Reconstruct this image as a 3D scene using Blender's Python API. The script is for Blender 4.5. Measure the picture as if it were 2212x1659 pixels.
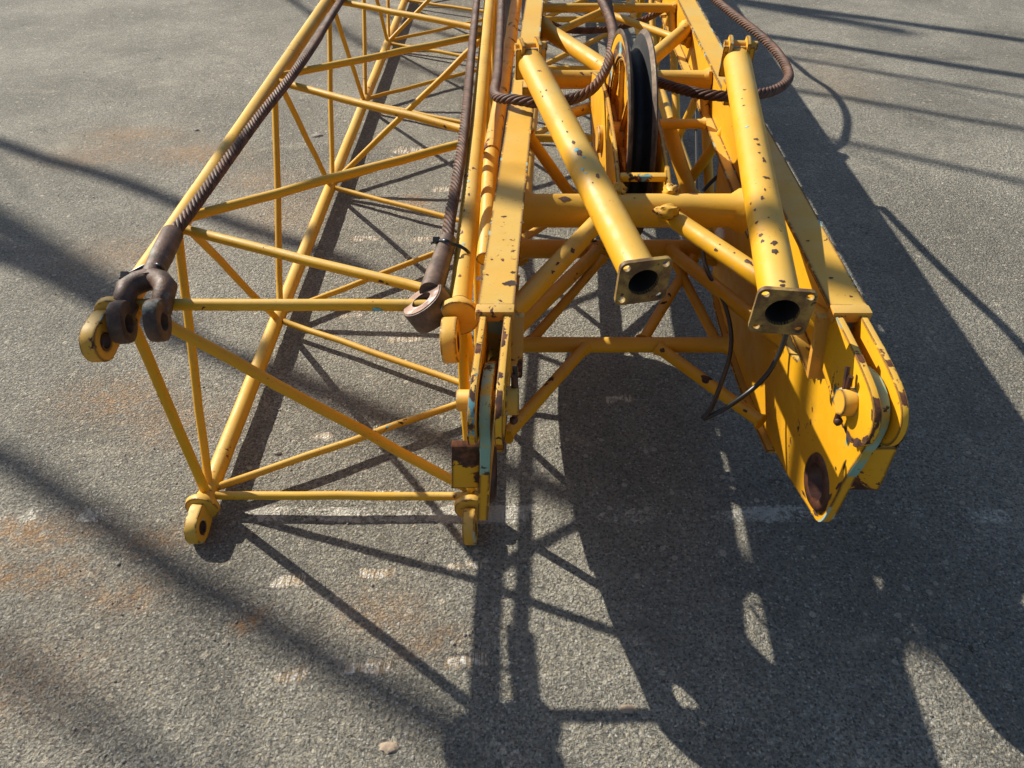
import bpy, bmesh, math, random
import numpy as np
from mathutils import Vector, Matrix, noise as mnoise
random.seed(7); rng = np.random.default_rng(7)
S = bpy.context.scene
for o in list(bpy.data.objects): bpy.data.objects.remove(o)
COL = S.collection
V = Vector

# ------------------------------------------------------------------ camera
CAMH, PITCH, FPX, YAW, ROLL = 1.65, math.radians(42.1087), 1594.177, math.radians(-.4357), math.radians(-.1195)
fw = V((math.sin(YAW)*math.cos(PITCH), math.cos(YAW)*math.cos(PITCH), -math.sin(PITCH)))
rt0 = V((math.cos(YAW), -math.sin(YAW), 0)); up0 = rt0.cross(fw)
rt = rt0*math.cos(ROLL)+up0*math.sin(ROLL); up = up0*math.cos(ROLL)-rt0*math.sin(ROLL)
CP = V((0, 0, CAMH))
cam = bpy.data.cameras.new('camera'); co = bpy.data.objects.new('camera', cam); COL.objects.link(co)
co.matrix_world = Matrix(((rt.x, up.x, -fw.x, CP.x), (rt.y, up.y, -fw.y, CP.y), (rt.z, up.z, -fw.z, CP.z), (0, 0, 0, 1)))
cam.sensor_width = 36; cam.lens = FPX/2212*36; cam.clip_start = .05; cam.clip_end = 600
S.camera = co
def ray(x, y): return fw+rt*((x-1106)/FPX)-up*((y-829.5)/FPX)
def at(x, y, z):                       # the point of the place at height z seen at a measured photo position
    d = ray(x, y); return CP+d*((z-CAMH)/d.z)
def atx(x, y, X):
    d = ray(x, y); return CP+d*(X/d.x)
# ------------------------------------------------------------------ light
SUN = V((1.127, -.831, -1.0)).normalized()
w = bpy.data.worlds.new('World'); S.world = w; w.use_nodes = True
nt = w.node_tree; bg = nt.nodes['Background']; sky = nt.nodes.new('ShaderNodeTexSky')
sky.sky_type = 'NISHITA'; sky.sun_disc = False
sky.sun_elevation = math.asin(-SUN.z); sky.sun_rotation = math.atan2(-SUN.x, -SUN.y)
nt.links.new(sky.outputs[0], bg.inputs[0]); bg.inputs[1].default_value = .076
sl = bpy.data.lights.new('sun', 'SUN'); so = bpy.data.objects.new('sun', sl); COL.objects.link(so)
so.rotation_euler = SUN.to_track_quat('-Z', 'Y').to_euler(); so.location = (-6, 5, 8)
sl.energy = 5.0; sl.angle = math.radians(.53); sl.color = (1, .935, .81)
S.view_settings.view_transform = 'Standard'; S.view_settings.look = 'None'
S.view_settings.exposure = .74; S.view_settings.gamma = 1

# ------------------------------------------------------------------ materials
class NT:
    def __init__(s, name):
        s.m = bpy.data.materials.new(name); s.m.use_nodes = True; s.t = s.m.node_tree
        s.b = s.t.nodes['Principled BSDF']; s.tc = s.t.nodes.new('ShaderNodeTexCoord').outputs['Object']
    def n(s, ty, **kw):
        k = s.t.nodes.new(ty)
        for a, v in kw.items(): setattr(k, a, v)
        return k
    def link(s, a, b): s.t.links.new(a, b)
    def set(s, sock, v):
        if hasattr(v, 'node'): s.link(v, sock)
        else: sock.default_value = v
    def noise(s, scale, detail=4, rough=.55, vec=None, dist=0):
        k = s.n('ShaderNodeTexNoise'); s.set(k.inputs['Vector'], vec or s.tc)
        k.inputs['Scale'].default_value = scale; k.inputs['Detail'].default_value = detail
        k.inputs['Roughness'].default_value = rough; k.inputs['Distortion'].default_value = dist
        return k.outputs['Fac']
    def voro(s, scale, out='Distance', feature='F1', vec=None, rand=1):
        k = s.n('ShaderNodeTexVoronoi', feature=feature); s.set(k.inputs['Vector'], vec or s.tc)
        k.inputs['Scale'].default_value = scale; k.inputs['Randomness'].default_value = rand
        return k.outputs[out]
    def mapv(s, sc, rot=(0, 0, 0)):
        k = s.n('ShaderNodeMapping'); s.link(s.tc, k.inputs[0]); k.inputs['Scale'].default_value = sc; k.inputs['Rotation'].default_value = rot
        return k.outputs[0]
    def ramp(s, v, a, b, lo=0., hi=1.):
        k = s.n('ShaderNodeMapRange', interpolation_type='SMOOTHSTEP'); s.set(k.inputs[0], v)
        for i, q in enumerate((a, b, lo, hi)): s.set(k.inputs[1+i], q)
        return k.outputs[0]
    def math(s, op, a, b=0.):
        k = s.n('ShaderNodeMath', operation=op); s.set(k.inputs[0], a); s.set(k.inputs[1], b); return k.outputs[0]
    def mix(s, f, a, b):
        k = s.n('ShaderNodeMix', data_type='RGBA'); s.set(k.inputs[0], f)
        s.set(k.inputs[6], a if hasattr(a, 'node') else (*a, 1)); s.set(k.inputs[7], b if hasattr(b, 'node') else (*b, 1))
        return k.outputs[2]
    def bump(s, h, strength, dist, prev=None):
        k = s.n('ShaderNodeBump'); s.set(k.inputs['Height'], h); k.inputs['Strength'].default_value = strength
        k.inputs['Distance'].default_value = dist
        if prev is not None: s.link(prev, k.inputs['Normal'])
        return k.outputs[0]
    def done(s, col, rough=.5, normal=None, spec=.5, metal=0.):
        s.set(s.b.inputs['Base Color'], col if hasattr(col, 'node') else (*col, 1)); s.set(s.b.inputs['Roughness'], rough)
        s.set(s.b.inputs['Metallic'], metal); s.b.inputs['Specular IOR Level'].default_value = spec
        if normal is not None: s.link(normal, s.b.inputs['Normal'])
        return s.m

def paint(name, chip=.0, edge=0., big=0., base=(.60, .305, .006), teal=1.):
    m = NT(name)
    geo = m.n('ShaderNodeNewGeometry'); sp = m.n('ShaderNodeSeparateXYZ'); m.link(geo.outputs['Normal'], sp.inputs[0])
    fade_sheen = m.math('MULTIPLY', m.ramp(sp.outputs[2], .45, 1.), m.ramp(m.noise(5, 5),   .3, .75,   .3, .8))  # upward faces paler: faded paint plus sky sheen put into the colour
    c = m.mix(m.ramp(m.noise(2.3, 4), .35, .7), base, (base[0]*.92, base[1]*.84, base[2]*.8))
    c = m.mix(fade_sheen, c, (.50, .352, .10))
    # grime: thin brownish streaks and speckle
    sp1 = m.noise(70, 6, .7)
    c = m.mix(m.math('MULTIPLY', m.ramp(sp1, .60, .70), m.ramp(m.noise(6, 3), .42, .62, 0, .75)), c, (.20, .09, .02))
    c = m.mix(m.ramp(m.noise(8, 6, .7, dist=.5), .54, .74, 0, .4), c, (.33, .185, .03))
    # primer showing (teal) and rust chips
    n1 = m.noise(44, 5, .62, dist=.5)
    area = m.ramp(m.noise(4.5, 3), .54, .68)
    th = .735-.075*chip
    chipm = m.ramp(m.math('ADD', n1, m.math('MULTIPLY', area, .10)), th, th+.012)
    fine = m.math('MULTIPLY', m.ramp(m.noise(150, 3, .5), .69, .72), m.ramp(m.noise(9, 3), .47, .6))
    chipm = m.math('MAXIMUM', chipm, m.math('MULTIPLY', fine, .9 if chip > .3 else .55))
    if big:
        b1 = m.noise(11, 6, .62, dist=.4)
        chipm = m.math('MAXIMUM', chipm, m.ramp(b1, .70-.13*big, .715-.13*big))
    if edge:
        bv = m.n('ShaderNodeBevel', samples=6); bv.inputs['Radius'].default_value = .010
        dt = m.n('ShaderNodeVectorMath', operation='DOT_PRODUCT'); m.link(bv.outputs[0], dt.inputs[0]); m.link(geo.outputs['Normal'], dt.inputs[1])
        e = m.ramp(dt.outputs['Value'], .997, .95)
        e = m.math('MULTIPLY', e, m.ramp(m.math('ADD', m.noise(38, 5, .65), m.math('MULTIPLY', m.noise(7, 3), .45)),   .70-.10*edge, .75-.10*edge))
        chipm = m.math('MAXIMUM', chipm, e)
    rust = m.mix(m.ramp(m.noise(55, 4), .4, .65), (.040, .017, .011), (.13, .045, .018))
    tm = m.math('MULTIPLY', m.ramp(m.noise(12, 3, vec=m.mapv((1, 1, 1), (.5, .9, 2))), .60, .63), teal)
    chipc = m.mix(tm, rust, (.12, .36, .40))
    halo = m.ramp(m.math('ADD', n1, m.math('MULTIPLY', area, .10)), th-.04, th+.01, 0, .3)
    c = m.mix(halo, c, (.34, .13, .03))
    c = m.mix(chipm, c, chipc)
    h = m.math('SUBTRACT', m.math('MULTIPLY', m.noise(120, 4), .25), chipm)
    nb = m.bump(h, .55, .0012)
    nb = m.bump(m.noise(14, 3), .22, .004, nb)
    r = m.math('ADD', m.math('MULTIPLY', chipm, .35), m.ramp(m.noise(18, 4),   .3, .7, .42, .62))
    return m.done(c, r, nb, .35)

def mat_rust(name, a, b, rough=(.45, .75), pale=None, bs=.5, metal=.35):
    m = NT(name)
    c = m.mix(m.ramp(m.noise(22, 6, .65), .35, .68), a, b)
    c = m.mix(m.ramp(m.noise(140, 4, .6), .58, .72, 0, .6), c, tuple(x*.35 for x in a))
    if pale: c = m.mix(m.ramp(m.noise(9, 6, .7), .57, .66, 0, .9), c, pale)
    nb = m.bump(m.noise(190, 5, .65), bs, .0012)
    return m.done(c, m.ramp(m.noise(30, 4), .3, .7, *rough), nb, .4, metal)

M = {}
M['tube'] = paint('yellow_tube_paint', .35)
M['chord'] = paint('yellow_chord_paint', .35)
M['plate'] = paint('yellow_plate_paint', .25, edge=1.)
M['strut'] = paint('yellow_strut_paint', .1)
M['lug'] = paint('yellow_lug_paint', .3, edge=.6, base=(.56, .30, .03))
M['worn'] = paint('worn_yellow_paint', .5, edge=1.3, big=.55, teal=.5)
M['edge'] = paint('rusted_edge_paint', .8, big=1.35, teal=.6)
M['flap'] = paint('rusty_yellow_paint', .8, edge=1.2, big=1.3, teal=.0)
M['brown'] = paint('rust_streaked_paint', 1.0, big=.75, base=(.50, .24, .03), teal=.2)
M['rope'] = mat_rust('rusted_wire', (.048, .021, .012), (.125, .056, .031), (.55, .75), metal=0)
M['rope_far'] = mat_rust('rusted_wire_light', (.10, .052, .038), (.19, .11, .085), (.45, .65), metal=.3)
M['core'] = mat_rust('greasy_core', (.012, .009, .008), (.03, .02, .015))
M['forged'] = mat_rust('rusty_forged_steel', (.040, .021, .013), (.115, .058, .034), (.45, .65), pale=(.13, .15, .125), bs=.9, metal=.05)
M['forged_eye'] = mat_rust('brown_forged_steel', (.060, .038, .027), (.15, .095, .066), (.42, .62), bs=.5, metal=.1)
M['eye_face'] = mat_rust('pink_machined_rust', (.20, .115, .088), (.30, .20, .155), (.35, .5), pale=(.45, .42, .40), bs=.2)
M['boss'] = mat_rust('dark_rust', (.026, .012, .009), (.085, .030, .015), (.32, .6), bs=.8, metal=.1)
M['groove'] = mat_rust('greasy_black_groove', (.006, .006, .007), (.011, .011, .012), (.6, .75), bs=.4, metal=0)
M['rim'] = mat_rust('worn_rim_steel', (.055, .040, .030), (.15, .10, .065), (.45, .65), pale=(.20, .17, .11), bs=.5)
m = NT('teal_primer_wear')
_c = m.mix(m.ramp(m.noise(13, 4), .44, .54), (.36, .28, .055), m.mix(m.noise(20, 3), (.13, .29, .27), (.26, .36, .26)))
_k = m.ramp(m.noise(24, 5, .65), .585, .60); _c = m.mix(_k, _c, (.04, .018, .012))
M['primer'] = m.done(_c, .5, m.bump(m.math('SUBTRACT', m.math('MULTIPLY', m.noise(90, 4), .3), _k), .5, .0015), .35)
M['scab'] = mat_rust('dark_bare_rust', (.030, .014, .010), (.10, .045, .028), (.5, .8), bs=.7, metal=0)
M['teal'] = mat_rust('teal_undercoat', (.07, .33, .42), (.16, .42, .48), (.4, .6), bs=.2, metal=0)
M['grey'] = mat_rust('scraped_grey_steel', (.16, .15, .12), (.30, .27, .20), (.4, .6), bs=.5, metal=.2)
m = NT('black_plastic'); M['plastic'] = m.done((.012, .012, .014), .34, m.bump(m.noise(60, 3), .15, .002), .5)
m = NT('black_cable_sheath'); M['cable'] = m.done((.016, .016, .017), .38, m.bump(m.noise(40, 3), .12, .002), .5)
m = NT('white_ceramic'); M['white'] = m.done((.72, .70, .66), .4)
m = NT('tube_bore'); M['bore'] = m.done(m.mix(m.noise(20), (.012, .009, .007), (.03, .018, .012)), .8)
m = NT('flange_face'); _c = m.mix(m.ramp(m.noise(16, 6, .7), .38, .62), (.30, .20, .055), (.10, .055, .025))
M['flange'] = m.done(m.mix(m.ramp(m.noise(60, 4), .62, .68), _c, (.04, .02, .012)), .6, m.bump(m.noise(120, 4), .4, .001), .35)
m = NT('tree_bark'); M['bark'] = m.done(m.mix(m.noise(12, 5), (.10, .08, .06), (.2, .17, .14)), .9, m.bump(m.noise(30, 5), .8, .02))
m = NT('tan_stone'); M['tan'] = m.done(m.mix(m.noise(60, 4), (.20, .15, .11), (.36, .28, .20)), .85, m.bump(m.noise(150, 5), .7, .003))
m = NT('stone'); M['stone'] = m.done(m.mix(m.noise(60, 4), (.12, .11, .10), (.34, .31, .27)), .85, m.bump(m.noise(120, 4), .5, .002))

def asphalt():
    m = NT('worn_asphalt')
    at_ = m.n('ShaderNodeVertexColor', layer_name='wear'); sp = m.n('ShaderNodeSeparateColor'); m.link(at_.outputs[0], sp.inputs[0])
    white, rust, scrape = sp.outputs[0], sp.outputs[1], sp.outputs[2]
    wv2 = m.n('ShaderNodeVectorMath', operation='ADD'); nz2 = m.n('ShaderNodeTexNoise'); m.link(m.tc, nz2.inputs['Vector']); nz2.inputs['Scale'].default_value = 7; nz2.inputs['Detail'].default_value = 6
    sc2 = m.n('ShaderNodeVectorMath', operation='SCALE'); m.link(nz2.outputs['Color'], sc2.inputs[0]); sc2.inputs['Scale'].default_value = .22
    m.link(m.tc, wv2.inputs[0]); m.link(sc2.outputs[0], wv2.inputs[1])
    big = m.noise(1.3, 5, .6); mid = m.noise(9, 5, .6); fine = m.noise(75, 6, .7)
    v1 = m.voro(150, 'Color'); vs = m.n('ShaderNodeSeparateColor'); m.link(v1, vs.inputs[0])
    d1 = m.voro(150, 'Distance'); d2 = m.voro(230, 'Distance')
    c = m.mix(m.ramp(big, .34, .64), (.255, .240, .198), (.445, .418, .345))
    c = m.mix(m.ramp(mid, .35, .7, 0, .55), c, (.275, .262, .222))
    c = m.mix(m.ramp(fine, .34, .58, .7, 0), c, (.115, .106, .09))
    c = m.mix(m.ramp(m.noise(110, 5, .6), .44, .34, 0, .8), c, (.055, .050, .043))
    c = m.mix(m.ramp(m.noise(130, 4, .7), .57, .70, 0, .6), c, (.56, .53, .45))
    # light and dark aggregate showing in the binder
    c = m.mix(m.math('MULTIPLY', m.ramp(vs.outputs[0],   .84, .90), m.ramp(d1, .62, .40, 0, .6)), c, (.62, .60, .53))
    c = m.mix(m.math('MULTIPLY', m.ramp(vs.outputs[1], .80, .86), m.ramp(d1, .62, .40, 0, .55)), c, (.50, .41, .27))
    c = m.mix(m.math('MULTIPLY', m.ramp(vs.outputs[2], .70, .80), m.ramp(d1, .62, .40, 0, .6)), c, (.09, .088, .088))
    v2 = m.voro(38, 'Color'); vs2 = m.n('ShaderNodeSeparateColor'); m.link(v2, vs2.inputs[0]); d3 = m.voro(38, 'Distance')
    c = m.mix(m.math('MULTIPLY', m.ramp(vs2.outputs[0], .93, .95), m.ramp(d3, .36, .28, 0, .7)), c, (.58, .52, .41))
    ck = m.voro(2.6, 'Distance', 'DISTANCE_TO_EDGE', vec=wv2.outputs[0])
    c = m.mix(m.math('MULTIPLY', m.ramp(ck, .006, .0015, 0, .75), m.ramp(m.noise(1.7, 3), .56, .64)), c, (.05, .045, .04))
    c = m.mix(m.ramp(m.noise(3.4, 6, .7, dist=.8), .54, .72, 0, .5), c, (.17, .155, .13))
    c = m.mix(m.ramp(m.noise(2.2, 6, .7, dist=.5, vec=m.mapv((1, 1.6, 1), (0, 0, 1.))), .58, .74, 0, .45), c, (.56, .50, .39))
    # ochre stains
    c = m.mix(m.math('MULTIPLY', m.math('MULTIPLY', rust, 1.), m.ramp(m.noise(40, 6, .7), .36, .62, .05, 1)), c, (.46, .25, .10))
    # remains of a white painted line, worn off the high points
    wm = m.math('MULTIPLY', m.ramp(m.math('ADD', white, m.math('MULTIPLY', m.noise(60, 7, .75), 1.0)), .95, 1.10), .72)
    c = m.mix(wm, c, (.74, .70, .61))
    # scrape marks: torn fibres of pale stone
    scrape = m.math('MULTIPLY', scrape, m.ramp(m.noise(26, 4, .65), .30, .62, .25, 1.15))
    st = m.noise(1, 3, .55, vec=m.mapv((135, 11, 1), (0, 0, -.25)))
    sm = m.math('MULTIPLY', m.ramp(scrape, .2, .6), m.ramp(m.math('ADD', st, m.math('MULTIPLY', scrape, .10)), .50, .58))
    c = m.mix(m.math('MULTIPLY', m.ramp(scrape, .15, .6), .65), c, (.34, .24, .14))
    c = m.mix(m.math('MULTIPLY', sm, .95), c, m.mix(m.ramp(m.noise(70, 2), .4, .6), (.60, .48, .33), (.80, .77, .70)))
    wv = m.n('ShaderNodeVectorMath', operation='ADD'); nz = m.n('ShaderNodeTexNoise'); m.link(m.tc, nz.inputs['Vector']); nz.inputs['Scale'].default_value = 60
    sc_ = m.n('ShaderNodeVectorMath', operation='SCALE'); m.link(nz.outputs['Color'], sc_.inputs[0]); sc_.inputs['Scale'].default_value = .012
    m.link(m.tc, wv.inputs[0]); m.link(sc_.outputs[0], wv.inputs[1])
    dd = m.voro(125, 'Distance', 'F1', vec=wv.outputs[0])
    h = m.math('ADD', m.math('MULTIPLY', m.noise(52, 9, .74), 1.35), m.math('MULTIPLY', m.math('SUBTRACT', 1., dd), .45))
    h = m.math('ADD', h, m.math('MULTIPLY', m.ramp(m.noise(120, 5, .6), .56, .40, 0, 1), -.5))
    nb = m.bump(h, 1., .0135)
    nb = m.bump(m.noise(11, 4), .45, .02, nb)
    return m.done(c, m.ramp(fine, .3, .7, .72, .95), nb, .3)
M['asphalt'] = asphalt()

# ------------------------------------------------------------------ mesh helpers
ORG = {}
def mesh(name, vs, fs, mat, parent=None, smooth=40, bevel=0, extra=()):
    mats = [mat]; nf = len(fs); vs = list(vs); fs = list(fs); mi = []
    for ev, ef, em in extra:
        b_ = len(vs); vs += ev; fs += [tuple(i+b_ for i in q) for q in ef]
        if em not in mats: mats.append(em)
        mi += [mats.index(em)]*len(ef)
    me = bpy.data.meshes.new(name)
    org = ORG.get(parent.name, V((0, 0, 0))) if parent else V((0, 0, 0))
    me.from_pydata([V(v)-org for v in vs], [], fs)
    if mi: me.polygons.foreach_set('material_index', [0]*nf+mi)
    bm = bmesh.new(); bm.from_mesh(me)
    if mi: bmesh.ops.remove_doubles(bm, verts=bm.verts, dist=1e-6)
    bmesh.ops.recalc_face_normals(bm, faces=bm.faces)
    if bevel:
        es = [e for e in bm.edges if len(e.link_faces) == 2 and e.calc_face_angle(0) > .6]
        try: bmesh.ops.bevel(bm, geom=es, offset=bevel, segments=2, affect='EDGES', profile=.6, clamp_overlap=True)
        except Exception: pass
    bm.to_mesh(me); bm.free()
    for k in mats: me.materials.append(k)
    if smooth:
        me.polygons.foreach_set('use_smooth', [True]*len(me.polygons))
        me.set_sharp_from_angle(angle=math.radians(smooth))
    o = bpy.data.objects.new(name, me); COL.objects.link(o)
    if parent: o.parent = parent; ORG[o.name] = org
    return o
def thing(name, label, cat, loc, group=None):
    o = bpy.data.objects.new(name, None); COL.objects.link(o); o.location = loc; o.empty_display_size = .1
    o['label'] = label; o['category'] = cat
    if group: o['group'] = group
    ORG[o.name] = V(loc); return o
def tag(o, label, cat, group=None):
    o['label'] = label; o['category'] = cat
    if group: o['group'] = group
    return o
def frames(P):
    n = len(P); T = []
    for i in range(n):
        t = (P[min(i+1, n-1)]-P[max(i-1, 0)]).normalized(); T.append(t)
    u = T[0].orthogonal().normalized(); F = []
    for t in T:
        u = (u-t*u.dot(t)).normalized(); F.append((t, u, t.cross(u)))
    return F
def sweep(P, R, seg=16, cap=True, flat=1., twist=0):
    P = [V(p) for p in P]; F = frames(P); vs = []; fs = []
    if not hasattr(R, '__len__'): R = [R]*len(P)
    for p, r, (t, u, v) in zip(P, R, F):
        for k in range(seg):
            a = 2*math.pi*k/seg; vs.append(p+u*(r*math.cos(a))+v*(r*flat*math.sin(a)))
    for i in range(len(P)-1):
        for k in range(seg):
            fs.append((i*seg+k, i*seg+(k+1) % seg, (i+1)*seg+(k+1) % seg, (i+1)*seg+k))
    if cap: fs.append(tuple(range(seg))[::-1]); fs.append(tuple((len(P)-1)*seg+k for k in range(seg)))
    return vs, fs
def join(*parts):
    vs = []; fs = []
    for v, f in parts:
        b = len(vs); vs += v; fs += [tuple(i+b for i in q) for q in f]
    return vs, fs
def tubegeo(p0, p1, r, seg=20, weld=True, sag=0, jig=.0016):
    p0 = V(p0); p1 = V(p1); L = (p1-p0).length; n = max(4, int(L/.12)); d = (p1-p0)/L
    ts = [i/n for i in range(n+1)]; P = []; R = []
    off = [V((random.gauss(0, jig), random.gauss(0, jig), random.gauss(0, jig))) for _ in ts]
    for i, t in enumerate(ts):
        P.append(p0+d*(L*t)+(off[i]*.7 if 0 < i < n else V())); R.append(r)
    if weld:
        a = [p0, p0+d*r*.35, p0+d*r*.8]; b = [p1-d*r*.8, p1-d*r*.35, p1]
        P = a+P[1:-1]+b; R = [r*1.34, r*1.22, r]+[r]*(n-1)+[r, r*1.22, r*1.34]
    vs_, fs_ = sweep(P, R, seg)
    if weld:
        n_ = len(P); ph = random.random()*9
        for ri in (0, 1, n_-2, n_-1):
            for k in range(seg):
                q = vs_[ri*seg+k]; vs_[ri*seg+k] = P[ri]+(q-P[ri])*(1+.16*mnoise.noise(q*160+V((ph, 0, 0)))+.05*random.random())
    return vs_, fs_
def spots(p0, p1, r, L):
    """patches of lost paint on a tube: (photo x, y, half length, half width, material)"""
    p0 = V(p0); p1 = V(p1); d = (p1-p0).normalized(); out = []
    for x, y, a, b, mt in L:
        q = ray(x, y); n_ = q.cross(d); dist = abs((p0-CP).dot(n_)/n_.length)
        A = q-d*q.dot(d); B = (CP-p0)-d*(CP-p0).dot(d)           # ray against the infinite cylinder
        aa = A.dot(A); bb = 2*A.dot(B); cc = B.dot(B)-r*r; D = bb*bb-4*aa*cc
        t = (-bb-math.sqrt(D))/(2*aa) if D > 0 else -bb/(2*aa)
        h = CP+q*t; al = (h-p0).dot(d); c = p0+d*al; u = (h-c).normalized(); v = d.cross(u)
        sd = random.random()*50; vs = []; N = 22; R_ = r+.0007
        def P(la, lw): return c+d*la+(u*math.cos(lw/R_)+v*math.sin(lw/R_))*R_
        a *= .72; b *= .72; vs.append(P(0, 0))
        for ring in (.4, .75, 1.):
            for k in range(N):
                an = 2*math.pi*k/N; f_ = ring*(1+.75*mnoise.noise(V((math.cos(an)*1.3+sd, math.sin(an)*1.3, sd)))+.3*mnoise.noise(V((math.cos(an)*4+sd, math.sin(an)*4, sd*2))))
                vs.append(P(a*math.cos(an)*f_, b*math.sin(an)*f_))
        fs = [(0, 1+k, 1+(k+1) % N) for k in range(N)]
        for g in range(2): fs += [(1+g*N+k, 1+(g+1)*N+k, 1+(g+1)*N+(k+1) % N, 1+g*N+(k+1) % N) for k in range(N)]
        out.append((vs, fs, M[mt]))
    return out
def tube(name, p0, p1, r, mat, parent, sp=(), **k):
    v, f = tubegeo(p0, p1, r, **k); return mesh(name, v, f, mat, parent, 35, 0, spots(p0, p1, r, sp))
def prism(poly, fn, d0, d1):
    n = len(poly); vs = [fn(p, d0) for p in poly]+[fn(p, d1) for p in poly]
    fs = [tuple(range(n))[::-1], tuple(range(n, 2*n))]+[(i, (i+1) % n, n+(i+1) % n, n+i) for i in range(n)]
    return vs, fs
def box(c, x, y, z, hx, hy, hz):
    c = V(c); vs = [c+x*(sx*hx)+y*(sy*hy)+z*(sz*hz) for sx in (-1, 1) for sy in (-1, 1) for sz in (-1, 1)]
    fs = [(0, 1, 3, 2), (4, 6, 7, 5), (0, 4, 5, 1), (2, 3, 7, 6), (0, 2, 6, 4), (1, 5, 7, 3)]
    return vs, fs
def ringplate(c, ax, ro, ri, th, seg=28, up_=None, ear=None):
    """plate with a round hole, faces normal to ax; outer outline optionally stretched towards ear"""
    c = V(c); ax = V(ax).normalized(); u = (V(up_) if up_ else ax.orthogonal()); u = (u-ax*u.dot(ax)).normalized(); v = ax.cross(u)
    vs = []; fs = []
    for s in (-.5, .5):
        for k in range(seg):
            a = 2*math.pi*k/seg; e = u*(ro*math.cos(a))+v*(ro*math.sin(a))
            if ear and math.cos(a) > 0: e = u*(ear*(math.cos(a)**.6) if abs(math.sin(a)) < .98 else ro*math.cos(a))+v*(ro*math.sin(a))
            vs.append(c+e+ax*th*s)
        for k in range(seg):
            a = 2*math.pi*k/seg; vs.append(c+u*(ri*math.cos(a))+v*(ri*math.sin(a))+ax*th*s)
    for k in range(seg):
        j = (k+1) % seg; o0, i0, o1, i1 = 0, seg, 2*seg, 3*seg
        fs += [(o0+k, i0+k, i0+j, o0+j), (o1+k, o1+j, i1+j, i1+k), (o0+k, o0+j, o1+j, o1+k), (i0+k, i1+k, i1+j, i0+j)]
    return vs, fs
def revolve(c, ax, prof, seg=48, closed=False):
    c = V(c); ax = V(ax).normalized(); u = ax.orthogonal().normalized(); v = ax.cross(u); n = len(prof); vs = []; fs = []
    for k in range(seg):
        a = 2*math.pi*k/seg; d = u*math.cos(a)+v*math.sin(a)
        for r, x in prof: vs.append(c+d*r+ax*x)
    for k in range(seg):
        j = (k+1) % seg
        for i in range(n if closed else n-1):
            q = (i+1) % n; fs.append((k*n+i, k*n+q, j*n+q, j*n+i))
    return vs, fs
def blob(c, r, sc=(1, 1, 1), amp=.3, seed=0, n=2):
    bm = bmesh.new(); bmesh.ops.create_icosphere(bm, subdivisions=n, radius=1)
    vs = []
    for q in bm.verts:
        f = 1+amp*mnoise.noise(q.co*1.6+V((seed*7.1, seed*3.3, 0)))+amp*.45*mnoise.noise(q.co*4.1+V((seed*2.1, 0, seed)))
        vs.append(V(c)+V((q.co.x*sc[0], q.co.y*sc[1], q.co.z*sc[2]))*r*f)
    fs = [tuple(x.index for x in g.verts) for g in bm.faces]; bm.free(); return vs, fs
def spline(P, step):
    P = [V(p) for p in P]; Q = [P[0]*2-P[1]]+P+[P[-1]*2-P[-2]]; out = []
    for i in range(1, len(Q)-2):
        a, b, c, d = Q[i-1:i+3]; n = max(2, int((c-b).length/step))
        for k in range(n):
            t = k/n; out.append(.5*((2*b)+(c-a)*t+(2*a-5*b+4*c-d)*t*t+(3*b-a-3*c+d)*t**3))
    out.append(P[-1]); return out
def ropegeo(P, d, pitch=4., strands=6, seg=8, per=22):
    st = d*pitch/per; C = spline(P, .02)
    # resample evenly
    L = [0.]
    for i in range(1, len(C)): L.append(L[-1]+(C[i]-C[i-1]).length)
    N = int(L[-1]/st); arr = np.array([tuple(c) for c in C]); tt = np.linspace(0, L[-1], N+1)
    R = np.stack([np.interp(tt, L, arr[:, k]) for k in range(3)], 1)
    R = [V(r) for r in R]; F = frames(R); parts = []
    for s in range(strands):
        Q = []
        for i, (p, (t, u, v)) in enumerate(zip(R, F)):
            a = 2*math.pi*(s/strands-i/per); Q.append(p+u*(math.cos(a)*d*.345)+v*(math.sin(a)*d*.345))
        parts.append(sweep(Q, d*.171, seg))
    return join(*parts), sweep(R[::3], d*.315, 8)

# ------------------------------------------------------------------ ground
def axis(lo, hi, st, far):
    a = list(np.arange(lo, hi, st)); g = st
    b = [];
    x = hi
    while x < far: b.append(x); g *= 1.35; x += g
    c = []; g = st; x = lo-st
    while x > -far: c.append(x); g *= 1.35; x -= g
    return np.array(c[::-1]+a+b+[far])
gx = axis(-1.9, 1.75, .0075, 200); gy = axis(.45, 3.4, .0075, 260)
GX, GY = np.meshgrid(gx, gy); nx, ny = len(gx), len(gy)
def vnoise(X, Y, sc, seed):
    r = np.random.default_rng(seed); n = 64; g = r.random((n, n)); x = X*sc; y = Y*sc
    xi = np.floor(x).astype(int); yi = np.floor(y).astype(int); fx = x-xi; fy = y-yi; fx = fx*fx*(3-2*fx); fy = fy*fy*(3-2*fy)
    a = g[xi % n, yi % n]; b = g[(xi+1) % n, yi % n]; c_ = g[xi % n, (yi+1) % n]; d = g[(xi+1) % n, (yi+1) % n]
    return a*(1-fx)*(1-fy)+b*fx*(1-fy)+c_*(1-fx)*fy+d*fx*fy
def fbm(X, Y, sc, seed): return .5*vnoise(X, Y, sc, seed)+.3*vnoise(X, Y, sc*2.1, seed+1)+.2*vnoise(X, Y, sc*4.3, seed+2)
def sst(x, a, b):
    t = np.clip((x-a)/(b-a), 0, 1); return t*t*(3-2*t)
wx = (fbm(GX, GY, 9, 3)-.5)*.05
line = sst(.052-np.abs(GY-1.283+wx*.5-.003*GX), 0, .03)
amount = np.interp(GX, [-3, -1.5, -1.1, -.8, -.3, -.1, .05, .3, .5, .7, .9, 1.3, 2], [.15, .40, .48, .46, .54, .54, .46, .38, .38, .52, .34, .38, .15])
white = line*(amount+(fbm(GX, GY, 6, 11)-.5)*.8)
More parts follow.
